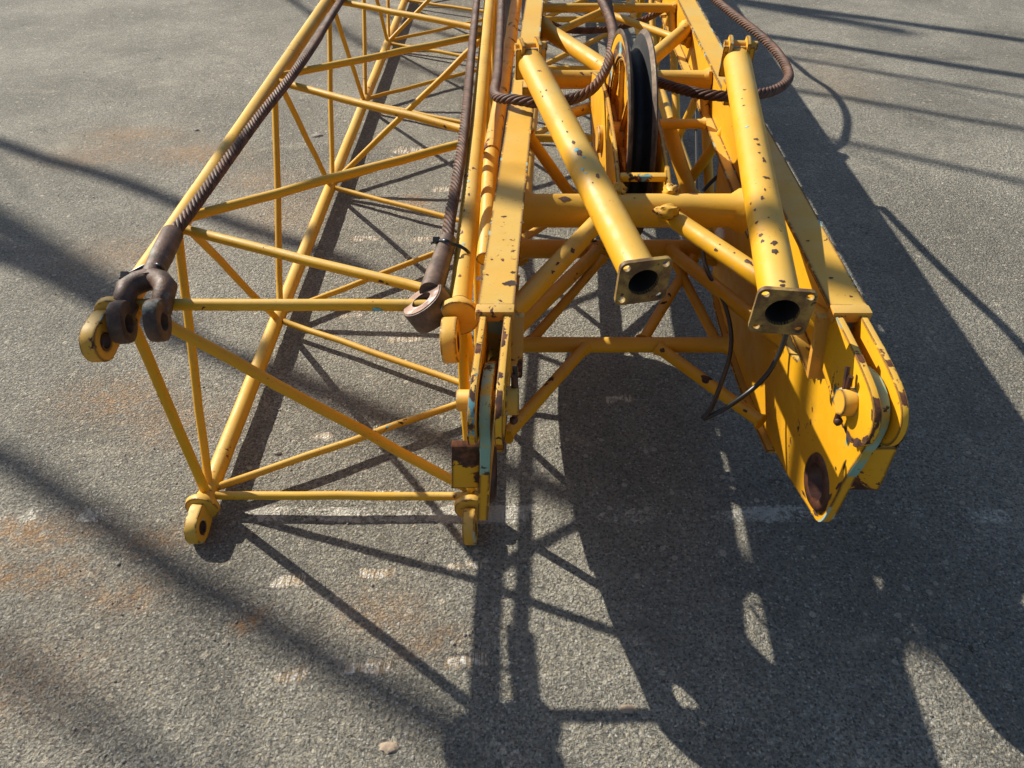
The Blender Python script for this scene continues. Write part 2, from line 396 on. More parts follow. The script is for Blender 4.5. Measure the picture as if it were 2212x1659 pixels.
white = np.maximum(white, sst(fbm(GX, GY, 3.2, 21), .62, .74)*sst(1.15-GY, 0, .3)*.36)
rust = np.zeros_like(GX)
for x, y, a, b, s in [(-1.37, 1.22, .22, .05, .8), (-1.3, 1.08, .2, .05, .75), (-.99, 1.02, .10, .05, .5), (-.66, .94, .035, .03, 1.), (-2.05, 3.78, .25, .10, .7), (-1.62, 3.55, .22, .12, .75),
                      (-2.1, 3.55, .3, .12, .5), (-.46, 3.05, .07, .06, .9), (2.12, 4.33, .07, .06, 1.), (1.95, 4.6, .2, .2, .5), (-1.24, 3.28, .16, .16, .45), (-1.6, 2.6, .25, .15, .45), (-1.3, 1.75, .2, .1, .55),
                      (-1.05, 2.95, .2, .2, .4), (-.35, .98, .12, .07, .45), (-.2, .9, .1, .05, .4), (-1.2, .8, .25, .12, .35), (-1.1, 1.65, .18, .1, .45), (-.95, 1.2, .12, .05, .5)]:
    q = ((GX-x+wx*1.6)/a)**2+((GY-y+(fbm(GX, GY, 7, 31)-.5)*.12)/b)**2; rust = np.maximum(rust, s*np.exp(-q))
scr = np.zeros_like(GX)
for x, y, hw, hh, s in [(-.585, 1.065, .044, .016, 1), (-.36, 1.09, .046, .015, 1), (-.135, 1.115, .045, .013, .8), (-.52, .815, .036, .018, 1), (-.345, .832, .055, .018, 1), (-.115, .85, .052, .016, .95),
                        (-.60, 1.585, .04, .014, .6), (-.375, 1.352, .055, .014, .8), (-.15, 1.352, .035, .014, .6), (-.42, 1.62, .03, .012, .3), (-.40, 2.06, .06, .016, .55), (-.62, 2.2, .05, .016, .4), (-.38, 2.42, .06, .018, .5),
                        (-.36, 2.75, .08, .02, .5), (-.65, 2.75, .06, .02, .3), (-.3, 3.2, .1, .025, .45), (.33, 1.75, .05, .02, .4), (-.5, 3.6, .15, .03, .4)]:
    hw *= 1.1; hh *= 1.3; rx = GX-x; ry = GY-y-.08*rx+(fbm(GX, GY, 22, 41)-.5)*.02
    scr = np.maximum(scr, (s*.25+.75)*sst(1-np.abs(rx)/(hw*1.15), 0, .45)*sst(1-np.abs(ry)/(hh*1.1), 0, .7))
zz = ((fbm(GX, GY, 2.1, 5)-.5)*.006+(fbm(GX, GY, 21, 6)-.5)*.0035)*(np.abs(GX) < 6)*(GY < 12)
me = bpy.data.meshes.new('asphalt_ground'); nv = nx*ny
me.vertices.add(nv); me.vertices.foreach_set('co', np.stack([GX, GY, zz], -1).astype(np.float32).ravel())
ii = (np.arange(ny-1)[:, None]*nx+np.arange(nx-1)[None]).ravel(); q = np.stack([ii, ii+1, ii+1+nx, ii+nx], 1).astype(np.int32)
me.loops.add(q.size); me.loops.foreach_set('vertex_index', q.ravel()); me.polygons.add(len(q)); me.polygons.foreach_set('loop_start', np.arange(0, q.size, 4, dtype=np.int32))
me.polygons.foreach_set('use_smooth', np.ones(len(q), bool)); me.update(calc_edges=True)
ca = me.color_attributes.new('wear', 'FLOAT_COLOR', 'POINT')
ca.data.foreach_set('color', np.stack([np.clip(white, 0, 1), np.clip(rust, 0, 1), np.clip(scr, 0, 1), np.ones_like(white)], -1).astype(np.float32).ravel())
me.materials.append(M['asphalt']); ground = bpy.data.objects.new('asphalt_ground', me); COL.objects.link(ground); ground['kind'] = 'structure'
# loose grit on the asphalt
gv = []; gf = []
bm = bmesh.new(); bmesh.ops.create_icosphere(bm, subdivisions=1, radius=1); iv = [x.co.copy() for x in bm.verts]; if_ = [tuple(x.index for x in g.verts) for g in bm.faces]; bm.free()
for i in range(1500):
    y = .5+random.random()**1.6*4.5; x = random.uniform(-.65, .65)*(1.4+y*.75); r = random.choice([.0016, .002, .0025, .003, .0042])
    a = random.uniform(0, 6.28); sx, sy, sz = random.uniform(.8, 1.5), random.uniform(.7, 1.1), random.uniform(.4, .8); b = len(gv)
    for q_ in iv:
        k = 1+random.uniform(-.2, .2); px, py = q_.x*sx*r*k, q_.y*sy*r*k
        gv.append((x+px*math.cos(a)-py*math.sin(a), y+px*math.sin(a)+py*math.cos(a), r*.25+q_.z*sz*r*k))
    gf += [tuple(t+b for t in f) for f in if_]
g = mesh('loose_grit', gv, gf, M['stone'], None, 0); g['kind'] = 'stuff'; tag(g, 'fine loose grit scattered over the worn asphalt', 'grit')
for (px, py, r, lab) in [(685, 293, .022, 'small dark stone lying on the asphalt behind the left lattice chord'), (425, 283, .011, 'tiny stone lying on bare asphalt far left of the lattice section'),
                         (842, 1615, .016, 'flat tan stone set in the asphalt at the bottom of the photo'), (1355, 1532, .013, 'flat reddish stone in the sunlit patch between the shadows'), (600, 980, .008, 'tiny pale pebble beside the lower left chord')]:
    p = at(px, py, 0); v, f = blob(p+V((0, 0, r*.05)), r, (1.4, .8, .32 if r > .012 else .8), .35, px, 3); tag(mesh('stone', v, f, M['tan'] if py > 1200 else M['stone'], None, 60), lab, 'stone', 'loose stones on the asphalt')

# ------------------------------------------------------------------ left lattice boom section
X0, X1, ZB, ZT, YF = -.856, -.123, .05, .70, 1.306
ls = thing('lattice_boom_section', 'yellow tubular lattice boom section with four pipe chords lying on the asphalt at left', 'boom section', ((X0+X1)/2, YF, 0))
bay, half = 1.0064, .5032; YEND = YF+.826+bay*7
def Bn(i): return YF if i == 0 else YF+.826+bay*(i-1)
def Tn(i): return YF if i == 0 else YF+.349+bay*(i-1)
def Rn(i): return YF if i == 0 else YF+.872+bay*(i-1)
def Qn(i): return YF if i == 0 else YF+.42+bay*(i-1)
RC, RB, RS = .025, .0128, .0108
def lug(parent, x, z, sgn, ang=-.25, mat='lug'):
    """round eye plate with its collar on the end of a chord"""
    sh_ = -.014 if z > .3 else 0; c = V((x+sh_, YF-(.112 if z > .3 else .100), z-.014)); v1 = ringplate(c, (1, 0, .05), .043, .0185, .034, 30, up_=(0, 1, .12), ear=.080 if x < -.5 else .056)
    e = mesh('end_eye', *v1, M[mat], parent, 50, .006); mesh('eye_bush', *ringplate(c, (1, 0, .05), .0187, .0160, .0335, 26, up_=(0, 1, .12)), M['boss'], parent, 40)
    col = revolve((x, YF-.03, z), (0, 1, 0), [(.0, -.022), (.030, -.022), (.044, -.017), (.046, -.004), (.040, .004), (.029, .012), (.0257, .032), (0, .032)], 26)
    mesh('end_collar', *col, M[mat], parent, 50)
for nm, x, z in (('chord', X0, ZT), ('chord', X1, ZT), ('chord', X0, ZB), ('chord', X1, ZB)):
    cs = [(346, 507, .007, .006, 'teal'), (417, 395, .009, .006, 'scab'), (398, 420, .004, .003, 'teal')] if x == X0 and z == ZT else [(997, 503, .010, .005, 'scab'), (1001, 528, .006, .006, 'teal'), (1010, 377, .008, .005, 'grey'), (1012, 392, .006, .005, 'teal'), (1013, 420, .01, .004, 'scab'), (1003, 455, .006, .003, 'scab'), (992, 596, .006, .005, 'scab')] if x == X1 and z == ZT else []
    ch = tube('chord', (x, YF-.02, z), (x, YEND, z), RC, M['chord'], ls, seg=28, weld=False, jig=.0004, sp=cs)
    lug(ch, x, z, 1)
def br(p, q, r=RB, sp=()): return tube('brace', p, q, r, M['tube'], ls, sp=sp)
T = lambda i, dy=0: V((X0, Tn(i)+dy, ZT)); R = lambda i, dy=0: V((X1, Rn(i)+dy, ZT)); B = lambda i, dy=0: V((X0, Bn(i)+dy, ZB)); Q = lambda i, dy=0: V((X1, Qn(i)+dy, ZB))
br(T(0), R(0), .0132, [(503, 676, .010, .005, 'scab'), (507, 671, .005, .003, 'teal'), (574, 675, .005, .006, 'teal'), (379, 678, .005, .005, 'teal'), (692, 680, .005, .004, 'scab'), (720, 674, .010, .005, 'scab'), (814, 669, .016, .008, 'teal'), (786, 681, .009, .003, 'scab'), (748, 682, .006, .003, 'scab'), (640, 672, .003, .002, 'scab')])
br(B(0, .0), Q(0), .0118, [(567, 1098, .014, .004, 'scab'), (592, 1096, .010, .006, 'scab'), (641, 1098, .012, .004, 'scab'), (700, 1093, .003, .002, 'scab')])
br(T(0), B(0), RB, [(317, 838, .010, .005, 'scab'), (330, 858, .007, .006, 'scab'), (333, 874, .009, .005, 'scab')]); br(R(0), Q(0)); br(T(0, .01), Q(0, .02), .0138)
for i in range(0, 7):
    br(R(i, .025), T(i+1, -.02), .0125, [(822, 608, .009, .004, 'scab'), (836, 613, .005, .004, 'scab')] if i == 0 else ()); br(T(i+1, .02), R(i+1, -.025), .0125)       # top plane
    br(B(i, .02), T(i+1, -.012), .0112); br(T(i+1, .012), B(i+1, -.02), .0112)       # left side
    br(Q(i+1, -.02) if i == 0 else Q(i+1, -.02), R(i, .03), .0112); br(Q(i+1, .02), R(i+1, -.03), .0112)   # right side
    br(B(i, .02), Q(i+1, -.02), RS, [(725, 993, .030, .005, 'grey'), (745, 987, .008, .004, 'scab'), (648, 1018, .028, .005, 'grey'), (810, 966, .024, .006, 'grey')] if i == 0 else ()); br(Q(i+1, .02), B(i+1, -.02), RS)               # bottom plane
for i in (2, 4, 6): br(B(i), V((X1, Rn(i)-.03, ZT)), .0125)                           # sway braces
# ------------------------------------------------------------------ right frame
MU, MV = .299, 1.135
rf = thing('crane_boom_frame', 'heavy yellow crane boom frame with two forked girders, a rope sheave and cross tubes', 'crane frame', (MU, 1.6, 0))
def side(sgn):
    """frame of one girder: f(outward offset, y, z) -> world"""
    xa, xb = (-.042, .058) if sgn < 0 else (.645, .682)
    def f(o, y, z): return V((xa+(xb-xa)*(y-MV)/1.9+sgn*(o+max(0, .065*(.67-z))), y, z))
    return f
def smooth_poly(P, keep=0):
    q = [V((a, b, 0)) for a, b in P]; return [(p.x, p.y) for p in spline(q, .012)]
LUG = [(1.17, .795)]+smooth_poly([(1.10, .796), (1.03, .796), (.975, .793), (.93, .786), (.898, .768), (.886, .74), (.890, .708), (.908, .683), (.945, .668), (.99, .664), (1.05, .668)])+[(1.17, .685)]
MIDT = smooth_poly([(1.12, .70), (1.085, .728), (1.045, .755), (.99, .771), (.945, .763), (.918, .737), (.914, .69), (.924, .64), (.944, .56), (.953, .497), (.962, .435), (.971, .388), (.988, .358), (1.02, .341)])
MID = MIDT+smooth_poly([(1.02, .341), (1.07, .324), (1.13, .299), (1.2, .273), (1.35, .232), (1.464, .212), (1.65, .184), (1.91, .172), (2.18, .198)])[1:]+[(2.3, .42), (2.3, .601), (2.12, .601), (2.08, .548), (1.9, .548), (1.84, .550), (1.838, .601), (1.80, .601), (1.798, .548), (1.59, .542), (1.585, .601), (1.515, .601), (1.51, .555), (1.45, .530), (1.36, .524), (1.30, .548), (1.285, .605), (1.17, .668)]
def flat_patch(x, y, a, b):
    c = at(x, y, .8006); N = 24; sd = x*.37; vs = [c]
    for ring in (.5, 1.):
        for k in range(N):
            an = 2*math.pi*k/N; g = ring*(1+.6*mnoise.noise(V((math.cos(an)*1.4+sd, math.sin(an)*1.4, sd)))+.35*mnoise.noise(V((math.cos(an)*5+sd, math.sin(an)*5, sd))))
            vs.append(c+V((a*math.cos(an)*g, b*1.4*math.sin(an)*g, 0)))
    return vs, [(0, 1+k, 1+(k+1) % N) for k in range(N)]+[(1+k, 1+N+k, 1+N+(k+1) % N, 1+(k+1) % N) for k in range(N)], M['scab']
def pspot(f, o, y, z, a, b, rot, mt):
    N = 26; sd = random.random()*40; vs = [f(o, y, z)]
    for ring in (.5, 1.):
        for k in range(N):
            an = 2*math.pi*k/N; g = ring*(1+.6*mnoise.noise(V((math.cos(an)*1.5+sd, math.sin(an)*1.5, sd)))+.35*mnoise.noise(V((math.cos(an)*5+sd, math.sin(an)*5, sd*2))))
            p, q = a*math.cos(an)*g, b*math.sin(an)*g
            vs.append(f(o, y+p*math.cos(rot)-q*math.sin(rot), z+p*math.sin(rot)+q*math.cos(rot)))
    fs = [(0, 1+k, 1+(k+1) % N) for k in range(N)]+[(1+k, 1+N+k, 1+N+(k+1) % N, 1+(k+1) % N) for k in range(N)]
    return vs, fs, M[mt]
for sgn in (-1, 1):
    f = side(sgn); fn = lambda p, d: f(d, p[0], p[1])
    Y1 = 9.
    fp = [(1101, 611, .013, .008), (1036, 601, .007, .005), (1108, 588, .005, .003), (1035, 665, .004, .003), (1128, 480, .004, .002), (1062, 560, .003, .002)] if sgn < 0 else [(1812, 668, .006, .003), (1795, 600, .004, .002), (1838, 640, .003, .002), (1745, 520, .004, .002)]
    gd = mesh('girder', *join(prism([(-.036, .80), (.036, .80), (.036, .792), (.006, .792), (-.036, .792)], lambda p, d: f(p[0], d, p[1]), MV+.035, Y1),
                              prism([(.006, .792), (.014, .792), (.014, .609), (.006, .609)], lambda p, d: f(p[0], d, p[1]), MV+.045, Y1),
                              prism([(.034, .609), (-.027, .609), (-.027, .600), (.034, .600)], lambda p, d: f(p[0], d, p[1]), MV+.06, Y1)), M['plate'], rf, 30, 0, [flat_patch(*q) for q in fp])
    # end plate of the channel: a sloped cap hanging under the flange
    mesh('end_plate', *join(prism([(-.037, .803), (.038, .803), (.038, .779), (-.037, .779)], lambda p, d: f(p[0], d, p[1]), MV+.008, MV+.035),
                            prism([(-.056, .778), (-.014, .778), (-.014, .655), (-.056, .655)], lambda p, d: f(p[0], d+(.79-p[1])*-.35, p[1]), MV+.030, MV+.046)), M['brown'], gd, 30, .003)
    mesh('closure_plate', *prism([(-.0174, .79), (.0154, .79), (.0154, .615), (-.0174, .615)], lambda p, d: f(p[0], d, p[1]), 1.160, 1.1665), M['primer'], gd, 30)
    # nose plate with the pivot hole through it
    bm = bmesh.new(); edges = []
    hy_, hz_ = (1.038, .431) if sgn > 0 else (1.085, .402)
    hole = [(hy_+.041*math.cos(t), hz_+.041*math.sin(t)) for t in np.linspace(0, 2*math.pi, 28, endpoint=False)]
    for lp in (MID, hole):
        vv = [bm.verts.new((p[0], p[1], 0)) for p in lp]; edges += [bm.edges.new((vv[i], vv[(i+1) % len(vv)])) for i in range(len(vv))]
    bmesh.ops.triangle_fill(bm, use_beauty=True, use_dissolve=False, edges=edges)
    r_ = bmesh.ops.extrude_face_region(bm, geom=bm.faces[:])
    for q_ in r_['geom']:
        if isinstance(q_, bmesh.types.BMVert): q_.co.z = 1
    bm.verts.index_update(); vs = [f(-.009+.021*q_.co.z, q_.co.x, q_.co.y) for q_ in bm.verts]; fs = [tuple(x.index for x in g_.verts) for g_ in bm.faces]; bm.free()
    mesh('nose_plate', vs, fs, M['plate'], gd, 30, 0, [pspot(f, -.0097, *q, 'scab') for q in
         ((.957, .515, .016, .004, 1.9), (.975, .455, .016, .004, 1.8), (.985, .40, .020, .005, 2.0), (1.01, .362, .016, .005, 2.6), (1.15, .50, .008, .003, 1.2), (1.16, .53, .007, .0025, 1.0), (.99, .53, .004, .003, 0), (1.085, .335, .012, .004, 2.8), (.963, .57, .012, .003, 1.5))])
    mesh('primed_lug', *prism([(p[0]-.0025, p[1]+.0015) for p in smooth_poly([(1.085, .728), (1.045, .755), (.99, .771), (.945, .763), (.918, .737), (.914, .69), (.924, .64), (.938, .585), (.946, .555)])]+[(.972, .565), (1.0, .63), (1.09, .69)], fn, -.0085, .0115), M['primer'], gd, 30, .003)
    for d0, d1 in ((-.032, -.0175), (.0155, .029)):
        pv, pf = prism(LUG, fn, d0, d1); inner = d1 < 0 or d0 > .02
        mesh('clevis_lug', pv, pf[:2], M['worn'], gd, 30, .002, [(pv, pf[2:], M['edge'])]+[pspot(f, d0-.0006 if d1 < 0 else d1+.0006, *q, 'scab') for q in
             ((.912, .688, .026, .007, -.75), (.945, .674, .022, .006, -.15), (.985, .668, .020, .004, .05), (.893, .715, .014, .005, -1.25), (.905, .765, .010, .003, .8))])
    pc = f(0, .975, .728); ax = V((sgn, 0, 0))
    pin = mesh('pin', *revolve(pc, -ax, [(0, -.058), (.017, -.058), (.02, -.054), (.02, .03), (.0265, .0305), (.0265, .050), (.024, .056), (0, .056)], 26), M['lug'], gd, 40)
    cpv = join(tubegeo(pc-ax*.048+V((0, -.001, -.045)), pc-ax*.046+V((0, .012, .050)), .0052, 8, False, jig=0), tubegeo(pc-ax*.050+V((0, .008, .02)), pc-ax*.048+V((0, .030, .058)), .0048, 8, False, jig=0),
               blob(pc-ax*.046+V((0, -.004, -.046)), .0085, (1, 1, 1), .2, 3))
    mesh('cotter_pin', *cpv, M['boss'], gd, 40)
    # pivot boss in the nose tip
    bc = f(0, hy_, hz_)
    mesh('pivot_boss', *revolve(bc, ax, [(.0405, -.016), (.046, -.019), (.056, -.019), (.062, -.015), (.065, -.0085), (.065, .0115), (.060, .019), (.046, .02), (.0405, .016)], 40, True), M['boss'], gd, 40)
    # stop flap outside the nose
    fo = [(.012, .632, .948), (.066, .642, .940), (.066, .515, .945), (.012, .490, .968)]
    fv = [f(o, y, z) for o, z, y in fo]; fv2 = [p+V((0, .014, .004)) for p in fv]
    mesh('stop_flap', fv+fv2, [(0, 1, 2, 3), (7, 6, 5, 4), (0, 4, 5, 1), (1, 5, 6, 2), (2, 6, 7, 3), (3, 7, 4, 0)], M['flap'], gd, 30, .002)
    # strip welded along the lower edge of the nose plate
    low = smooth_poly([(1.30, .246), (1.464, .212), (1.65, .184), (1.91, .172), (2.18, .198)])
    mesh('edge_strip', *prism([(y, z) for y, z in low]+[(y, z-.009) for y, z in low[::-1]], fn, -.030, .014), M['plate'], gd, 30, .002)
def rt_(name, a, b, r, mat='tube', weld=True, sp=()): return tube(name, a, b, r, M[mat], rf, seg=28, weld=weld, jig=.0004, sp=sp)
def px(x, y, z): return at(x, y, z)
def pxt(name, x0, y0, z0, x1, y1, z1, r, mat='tube', sp=()): return rt_(name, at(x0, y0, z0), at(x1, y1, z1), r, mat, sp=sp)
ct = pxt('cross_tube', 1124, 455, .70, 1606, 455, .70, .043, 'strut', [(1220, 430, .021, .012, 'scab'), (1500, 419, .016, .008, 'scab'), (1370, 428, .003, .003, 'scab'), (1140, 425, .006, .003, 'scab')])
pxt('cross_tube', 1118, 538, .33, 1612, 538, .33, .0315)
pxt('cross_tube', 1106, 745, .30, 1575, 745, .30, .0228)
pxt('cross_tube', 1180, 172, .70, 1532, 172, .70, .031, 'strut', [(1255, 157, .008, .005, 'scab'), (1278, 158, .006, .004, 'scab')])
# upper K braces
pxt('knee_brace', 1300, 470, .70, 1098, 684, .70, .0232, 'strut', [(1237, 541, .012, .008, 'scab'), (1279, 520, .010, .008, 'scab'), (1205, 569, .008, .004, 'scab'), (1194, 587, .010, .005, 'scab'), (1268, 535, .005, .003, 'scab')]); pxt('knee_brace', 1440, 462, .705, 1796, 704, .71, .0232, 'strut', [(1546, 539, .007, .006, 'scab'), (1618, 566, .018, .007, 'scab'), (1586, 546, .004, .003, 'scab'), (1555, 528, .003, .002, 'scab')])
mesh('weld_bead', *blob(at(1440, 458, .735), .022, (1.3, .8, .8), .45, 4, 3), M['plate'], rf, 60)
# lower K braces
pxt('knee_brace', 1288, 545, .34, 1100, 726, .42, .021); pxt('knee_brace', 1452, 545, .34, 1716, 757, .50, .021)
pxt('knee_brace', 1300, 560, .33, 1146, 738, .30, .0145); pxt('knee_brace', 1458, 566, .33, 1548, 738, .30, .0145)
pxt('knee_brace', 1495, 560, .33, 1388, 736, .30, .0160)
pxt('knee_brace', 1262, 752, .30, 1092, 942, .33, .0165, 'strut', [(1190, 818, .014, .013, 'scab'), (1181, 830, .010, .006, 'scab')]); pxt('knee_brace', 1424, 752, .30, 1645, 912, .285, .0170, 'strut', [(1527, 817, .020, .016, 'scab'), (1431, 757, .012, .008, 'scab'), (1610, 888, .010, .005, 'scab')])
# back K braces from the second cross tube to the girders
pxt('knee_brace', 1340, 170, .72, 1176, 62, .72, .030); pxt('knee_brace', 1380, 150, .72, 1484, 62, .72, .027)
# strut tubes hinged on the girders
for (x0, y0, x1, y1, lab) in ((1147, 136, 1388, 606, 'strut tube crossing over the middle with scraped paint'), (1592, 132, 1689, 671, 'strut tube along the right girder')):
    a = at(x0, y0, .925); b = at(x1, y1, .83); d = (b-a).normalized()
    seg = 40; Rr = .0375; xs = d.cross(V((0, 0, 1))).normalized(); zs = xs.cross(d)
    n = 12; P = [a+(b-a)*(i/n) for i in range(n+1)]
    ov, of = sweep(P, Rr, seg, cap=False)
    SP = [(1239, 308, .010, .006, 'scab'), (1252, 331, .016, .008, 'scab'), (1246, 325, .009, .008, 'teal'), (1262, 340, .006, .004, 'teal'), (1258, 366, .008, .005, 'teal'), (1266, 374, .004, .003, 'teal'), (1291, 380, .013, .006, 'scab'), (1225, 285, .006, .003, 'scab'), (1280, 395, .003, .003, 'scab'), (1180, 195, .005, .003, 'scab'), (1172, 208, .004, .003, 'scab'), (1215, 262, .004, .002, 'scab')] if x0 < 1300 else \
         [(1646, 428, .009, .005, 'scab'), (1631, 453, .005, .005, 'scab'), (1635, 480, .005, .005, 'scab'), (1643, 508, .006, .006, 'scab'), (1647, 521, .006, .005, 'scab'), (1672, 525, .009, .008, 'scab'), (1674, 543, .010, .008, 'scab'), (1690, 608, .005, .007, 'scab'), (1690, 617, .005, .007, 'scab'), (1634, 301, .006, .008, 'scab'), (1638, 312, .005, .006, 'scab'), (1650, 346, .014, .006, 'scab'), (1656, 384, .006, .012, 'scab'), (1606, 228, .003, .005, 'scab'), (1608, 194, .003, .005, 'scab'), (1614, 274, .004, .006, 'teal'), (1603, 213, .003, .003, 'scab'), (1622, 440, .004, .003, 'scab'), (1660, 470, .003, .003, 'scab'), (1652, 410, .006, .003, 'scab'), (1640, 330, .004, .004, 'scab')]
    st = mesh('strut_tube', ov, of, M['strut'], rf, 40, 0, spots(a, b, Rr, SP)); st['label'] = lab
    mesh('tube_bore', *sweep([a+(b-a)*.55, b+d*.0055], Rr-.0065, seg, cap=False), M['bore'], st, 40)
    mesh('tube_bore_end', *revolve(a+(b-a)*.55, d, [(0, 0), (Rr, 0)], seg), M['bore'], st, 40)
    for end, s in ((b, 1), (a, -1)):
        h = .053 if s > 0 else .043; rr = .014 if s > 0 else .004; pts = []
        for cx_, cy_, a0 in ((h-rr, h-rr, 0), (-h+rr, h-rr, 90), (-h+rr, -h+rr, 180), (h-rr, -h+rr, 270)):
            for k in range(5): t = math.radians(a0+k*22.5); pts.append((cx_+rr*math.cos(t), cy_+rr*math.sin(t)))
        if s > 0:   # flange with bore and four bolt holes
            bm = bmesh.new(); seg_o = len(pts)
            rot = math.radians(3)
            loops = [pts, [((Rr-.0065)*math.cos(t), (Rr-.0065)*math.sin(t)) for t in np.linspace(0, 2*math.pi, 32, endpoint=False)]]
            for hx in (-1, 1):
                for hy in (-1, 1): loops.append([(hx*.0395+.0078*math.cos(t), hy*.0395+.0078*math.sin(t)) for t in np.linspace(0, 2*math.pi, 14, endpoint=False)])
            edges = []
            for lp in loops:
                vv = [bm.verts.new((p[0], p[1], 0)) for p in lp]
                edges += [bm.edges.new((vv[i], vv[(i+1) % len(vv)])) for i in range(len(vv))]
            bmesh.ops.triangle_fill(bm, use_beauty=True, use_dissolve=False, edges=edges)
            r_ = bmesh.ops.extrude_face_region(bm, geom=bm.faces[:])
            for q_ in r_['geom']:
                if isinstance(q_, bmesh.types.BMVert): q_.co.z = -.009
            bm.verts.ensure_lookup_table(); vs = [end+xs*q_.co.x+zs*q_.co.y+d*(q_.co.z+.006) for q_ in bm.verts]
            bm.verts.index_update(); fs = [tuple(x.index for x in g_.verts) for g_ in bm.faces]; bm.free()
            mesh('end_flange', vs, fs, M['flange'], st, 30)
        else:
            hp = mesh('hinge_plate', *prism([(p[0]*1.02, p[1]) for p in pts], lambda p, q_: end+xs*p[0]+zs*(p[1]-.004)+d*q_, -.010, 0), M['worn'], st, 30, .002)
            for ex in (-.024, .024):
                el = [(-.01, -.01), (.040, -.01), (.046, .03), (.040, .050), (.022, .060), (.004, .050), (-.006, .03)]
                mesh('hinge_ear', *prism([(-p[1], p[0]+.012) for p in el], lambda p, q_: end+d*p[0]+zs*p[1]+xs*q_, ex-.005, ex+.005), M['worn'], st, 30, .002)
            mesh('hinge_pin', *tubegeo(end-d*.034+zs*.030-xs*.052, end-d*.034+zs*.030+xs*.040, .013, 18, False, jig=0), M['lug'], st, 40)
            base = end-d*.034-zs*.012
            mesh('hinge_block', *box(V((base.x, base.y, .824)), V((1, 0, 0)), V((0, 1, 0)), V((0, 0, 1)), .017, .026, .030), M['worn'], st, 30, .004)
# sheave between cheek plates
SC = V((.330, 2.16, .70)); AX = V((1, .012, 0)).normalized(); RO = .298
sv = mesh('sheave', *revolve(SC, AX, [(.05, -.03), (.05, -.012), (.215, -.012), (.222, -.026), (.262, -.032), (.292, -.038), (RO, -.036), (RO, -.031), (.23, -.031), (.222, .031), (RO, .031), (RO, .036), (.292, .038), (.262, .032), (.222, .026), (.215, .012), (.05, .012), (.05, .03)], 72), M['plate'], rf, 30)
gp = [(RO+.003, -.0385), (RO+.0045, -.034), (.29, -.025), (.262, -.017), (.248, -.011), (.243, 0), (.248, .011), (.262, .017), (.29, .025), (RO+.0045, .034), (RO+.003, .0385)]
mesh('rope_groove', *revolve(SC, AX, gp[2:9], 72), M['groove'], sv, 60)
mesh('rim_edge', *join(revolve(SC, AX, [(.290, -.039)]+gp[:3], 72), revolve(SC, AX, gp[8:]+[(.290, .039)], 72)), M['rim'], sv, 60)
mesh('hub', *revolve(SC, AX, [(0, -.055), (.045, -.055), (.05, -.05), (.05, .05), (.045, .055), (0, .055)], 30), M['plate'], sv, 40)
u0 = AX.orthogonal().normalized(); v0 = AX.cross(u0)
for k in range(6):
    a = math.pi*2*k/6+.35; dd = u0*math.cos(a)+v0*math.sin(a); tt = AX.cross(dd)
    for sg in (-1, 1): mesh('rib', *box(SC+dd*.135+AX*(sg*.019), dd, tt, AX, .083, .006, .0085), M['plate'], sv, 30, .002)
CH = [(1.755, .742), (1.80, .765), (1.95, .80), (2.16, .825), (2.36, .81), (2.60, .745), (2.62, .66), (2.40, .56), (2.16, .53), (1.95, .56), (1.79, .66), (1.755, .70)]
for xx in (-.066, .066):
    cpl = mesh('cheek_plate', *prism(CH, lambda p, d: V((SC.x+xx+d+0*(p[0]-SC.y), p[0], p[1])), -.006, .006), M['plate'], rf, 30, .002)
    mesh('axle_cap', *revolve(SC+AX*(xx+(.006 if xx > 0 else -.006)), AX*(1 if xx > 0 else -1), [(0, .016), (.036, .016), (.04, .012), (.04, 0)], 28), M['lug'], cpl, 40)
mesh('guard_bar', *box(V((SC.x, 1.80, .755)), V((1, 0, 0)), V((0, 1, 0)), V((0, 0, 1)), .060, .012, .008), M['edge'], rf, 30, .003)
for xx in (-.066, .066): mesh('weld_bead', *blob(V((SC.x+xx, 1.752, .742)), .019, (1, 1.1, .9), .5, xx*50, 3), M['plate'], rf, 60)
# lattice of the frame running back between the girders
fL, fR = side(-1), side(1)
for f in (fL, fR):
    rt_('lower_chord', f(-.02, 2.15, .29), f(-.02, 9, .29), .027)
for i in range(8):
    ya = 2.25+i*.85
    if i: rt_('cross_tube', fL(-.02, ya, .29), fR(-.02, ya, .29), .017)
    if i: rt_('cross_tube', fL(0, ya+.42, .70), fR(0, ya+.42, .70), .019)
    rt_('lacing', fL(-.02, ya, .29), fR(-.02, ya+.85, .29), .014); 
    for f in (fL, fR):
        rt_('lacing', f(-.01, ya, .29), f(-.01, ya+.42, .68), .0165); rt_('lacing', f(-.01, ya+.42, .68), f(-.01, ya+.85, .29), .0165)
    if i: rt_('lacing', fL(0, ya-.02, .69), V((MU+.07, ya+.40, .69)), .015); rt_('lacing', fR(0, ya-.02, .69), V((MU+.07, ya+.40, .69)), .015)
pxt('lacing', 1440, 262, .60, 1492, 425, .40, .026); tube('lacing', at(1580, 262, .66), at(1462, 428, .34), .0185, M['tube'], rf, seg=24, weld=False)
pxt('lacing', 1418, 268, .62, 1522, 268, .62, .0165); pxt('lacing', 1450, 30, .5, 1400, 130, .3, .02)
pxt('lacing', 1140, 292, .66, 1235, 425, .45, .0185); pxt('lacing', 1190, 258, .62, 1312, 222, .62, .019)
# outer pipe on the left flank
tube('flank_pipe', at(1116, 4, .60), at(1062, 330, .60), .027, M['brown'], rf, seg=26, weld=False)
tube('flank_strap', at(1062, 330, .60), at(1047, 560, .50), .0245, M['plate'], rf, seg=16, weld=False)
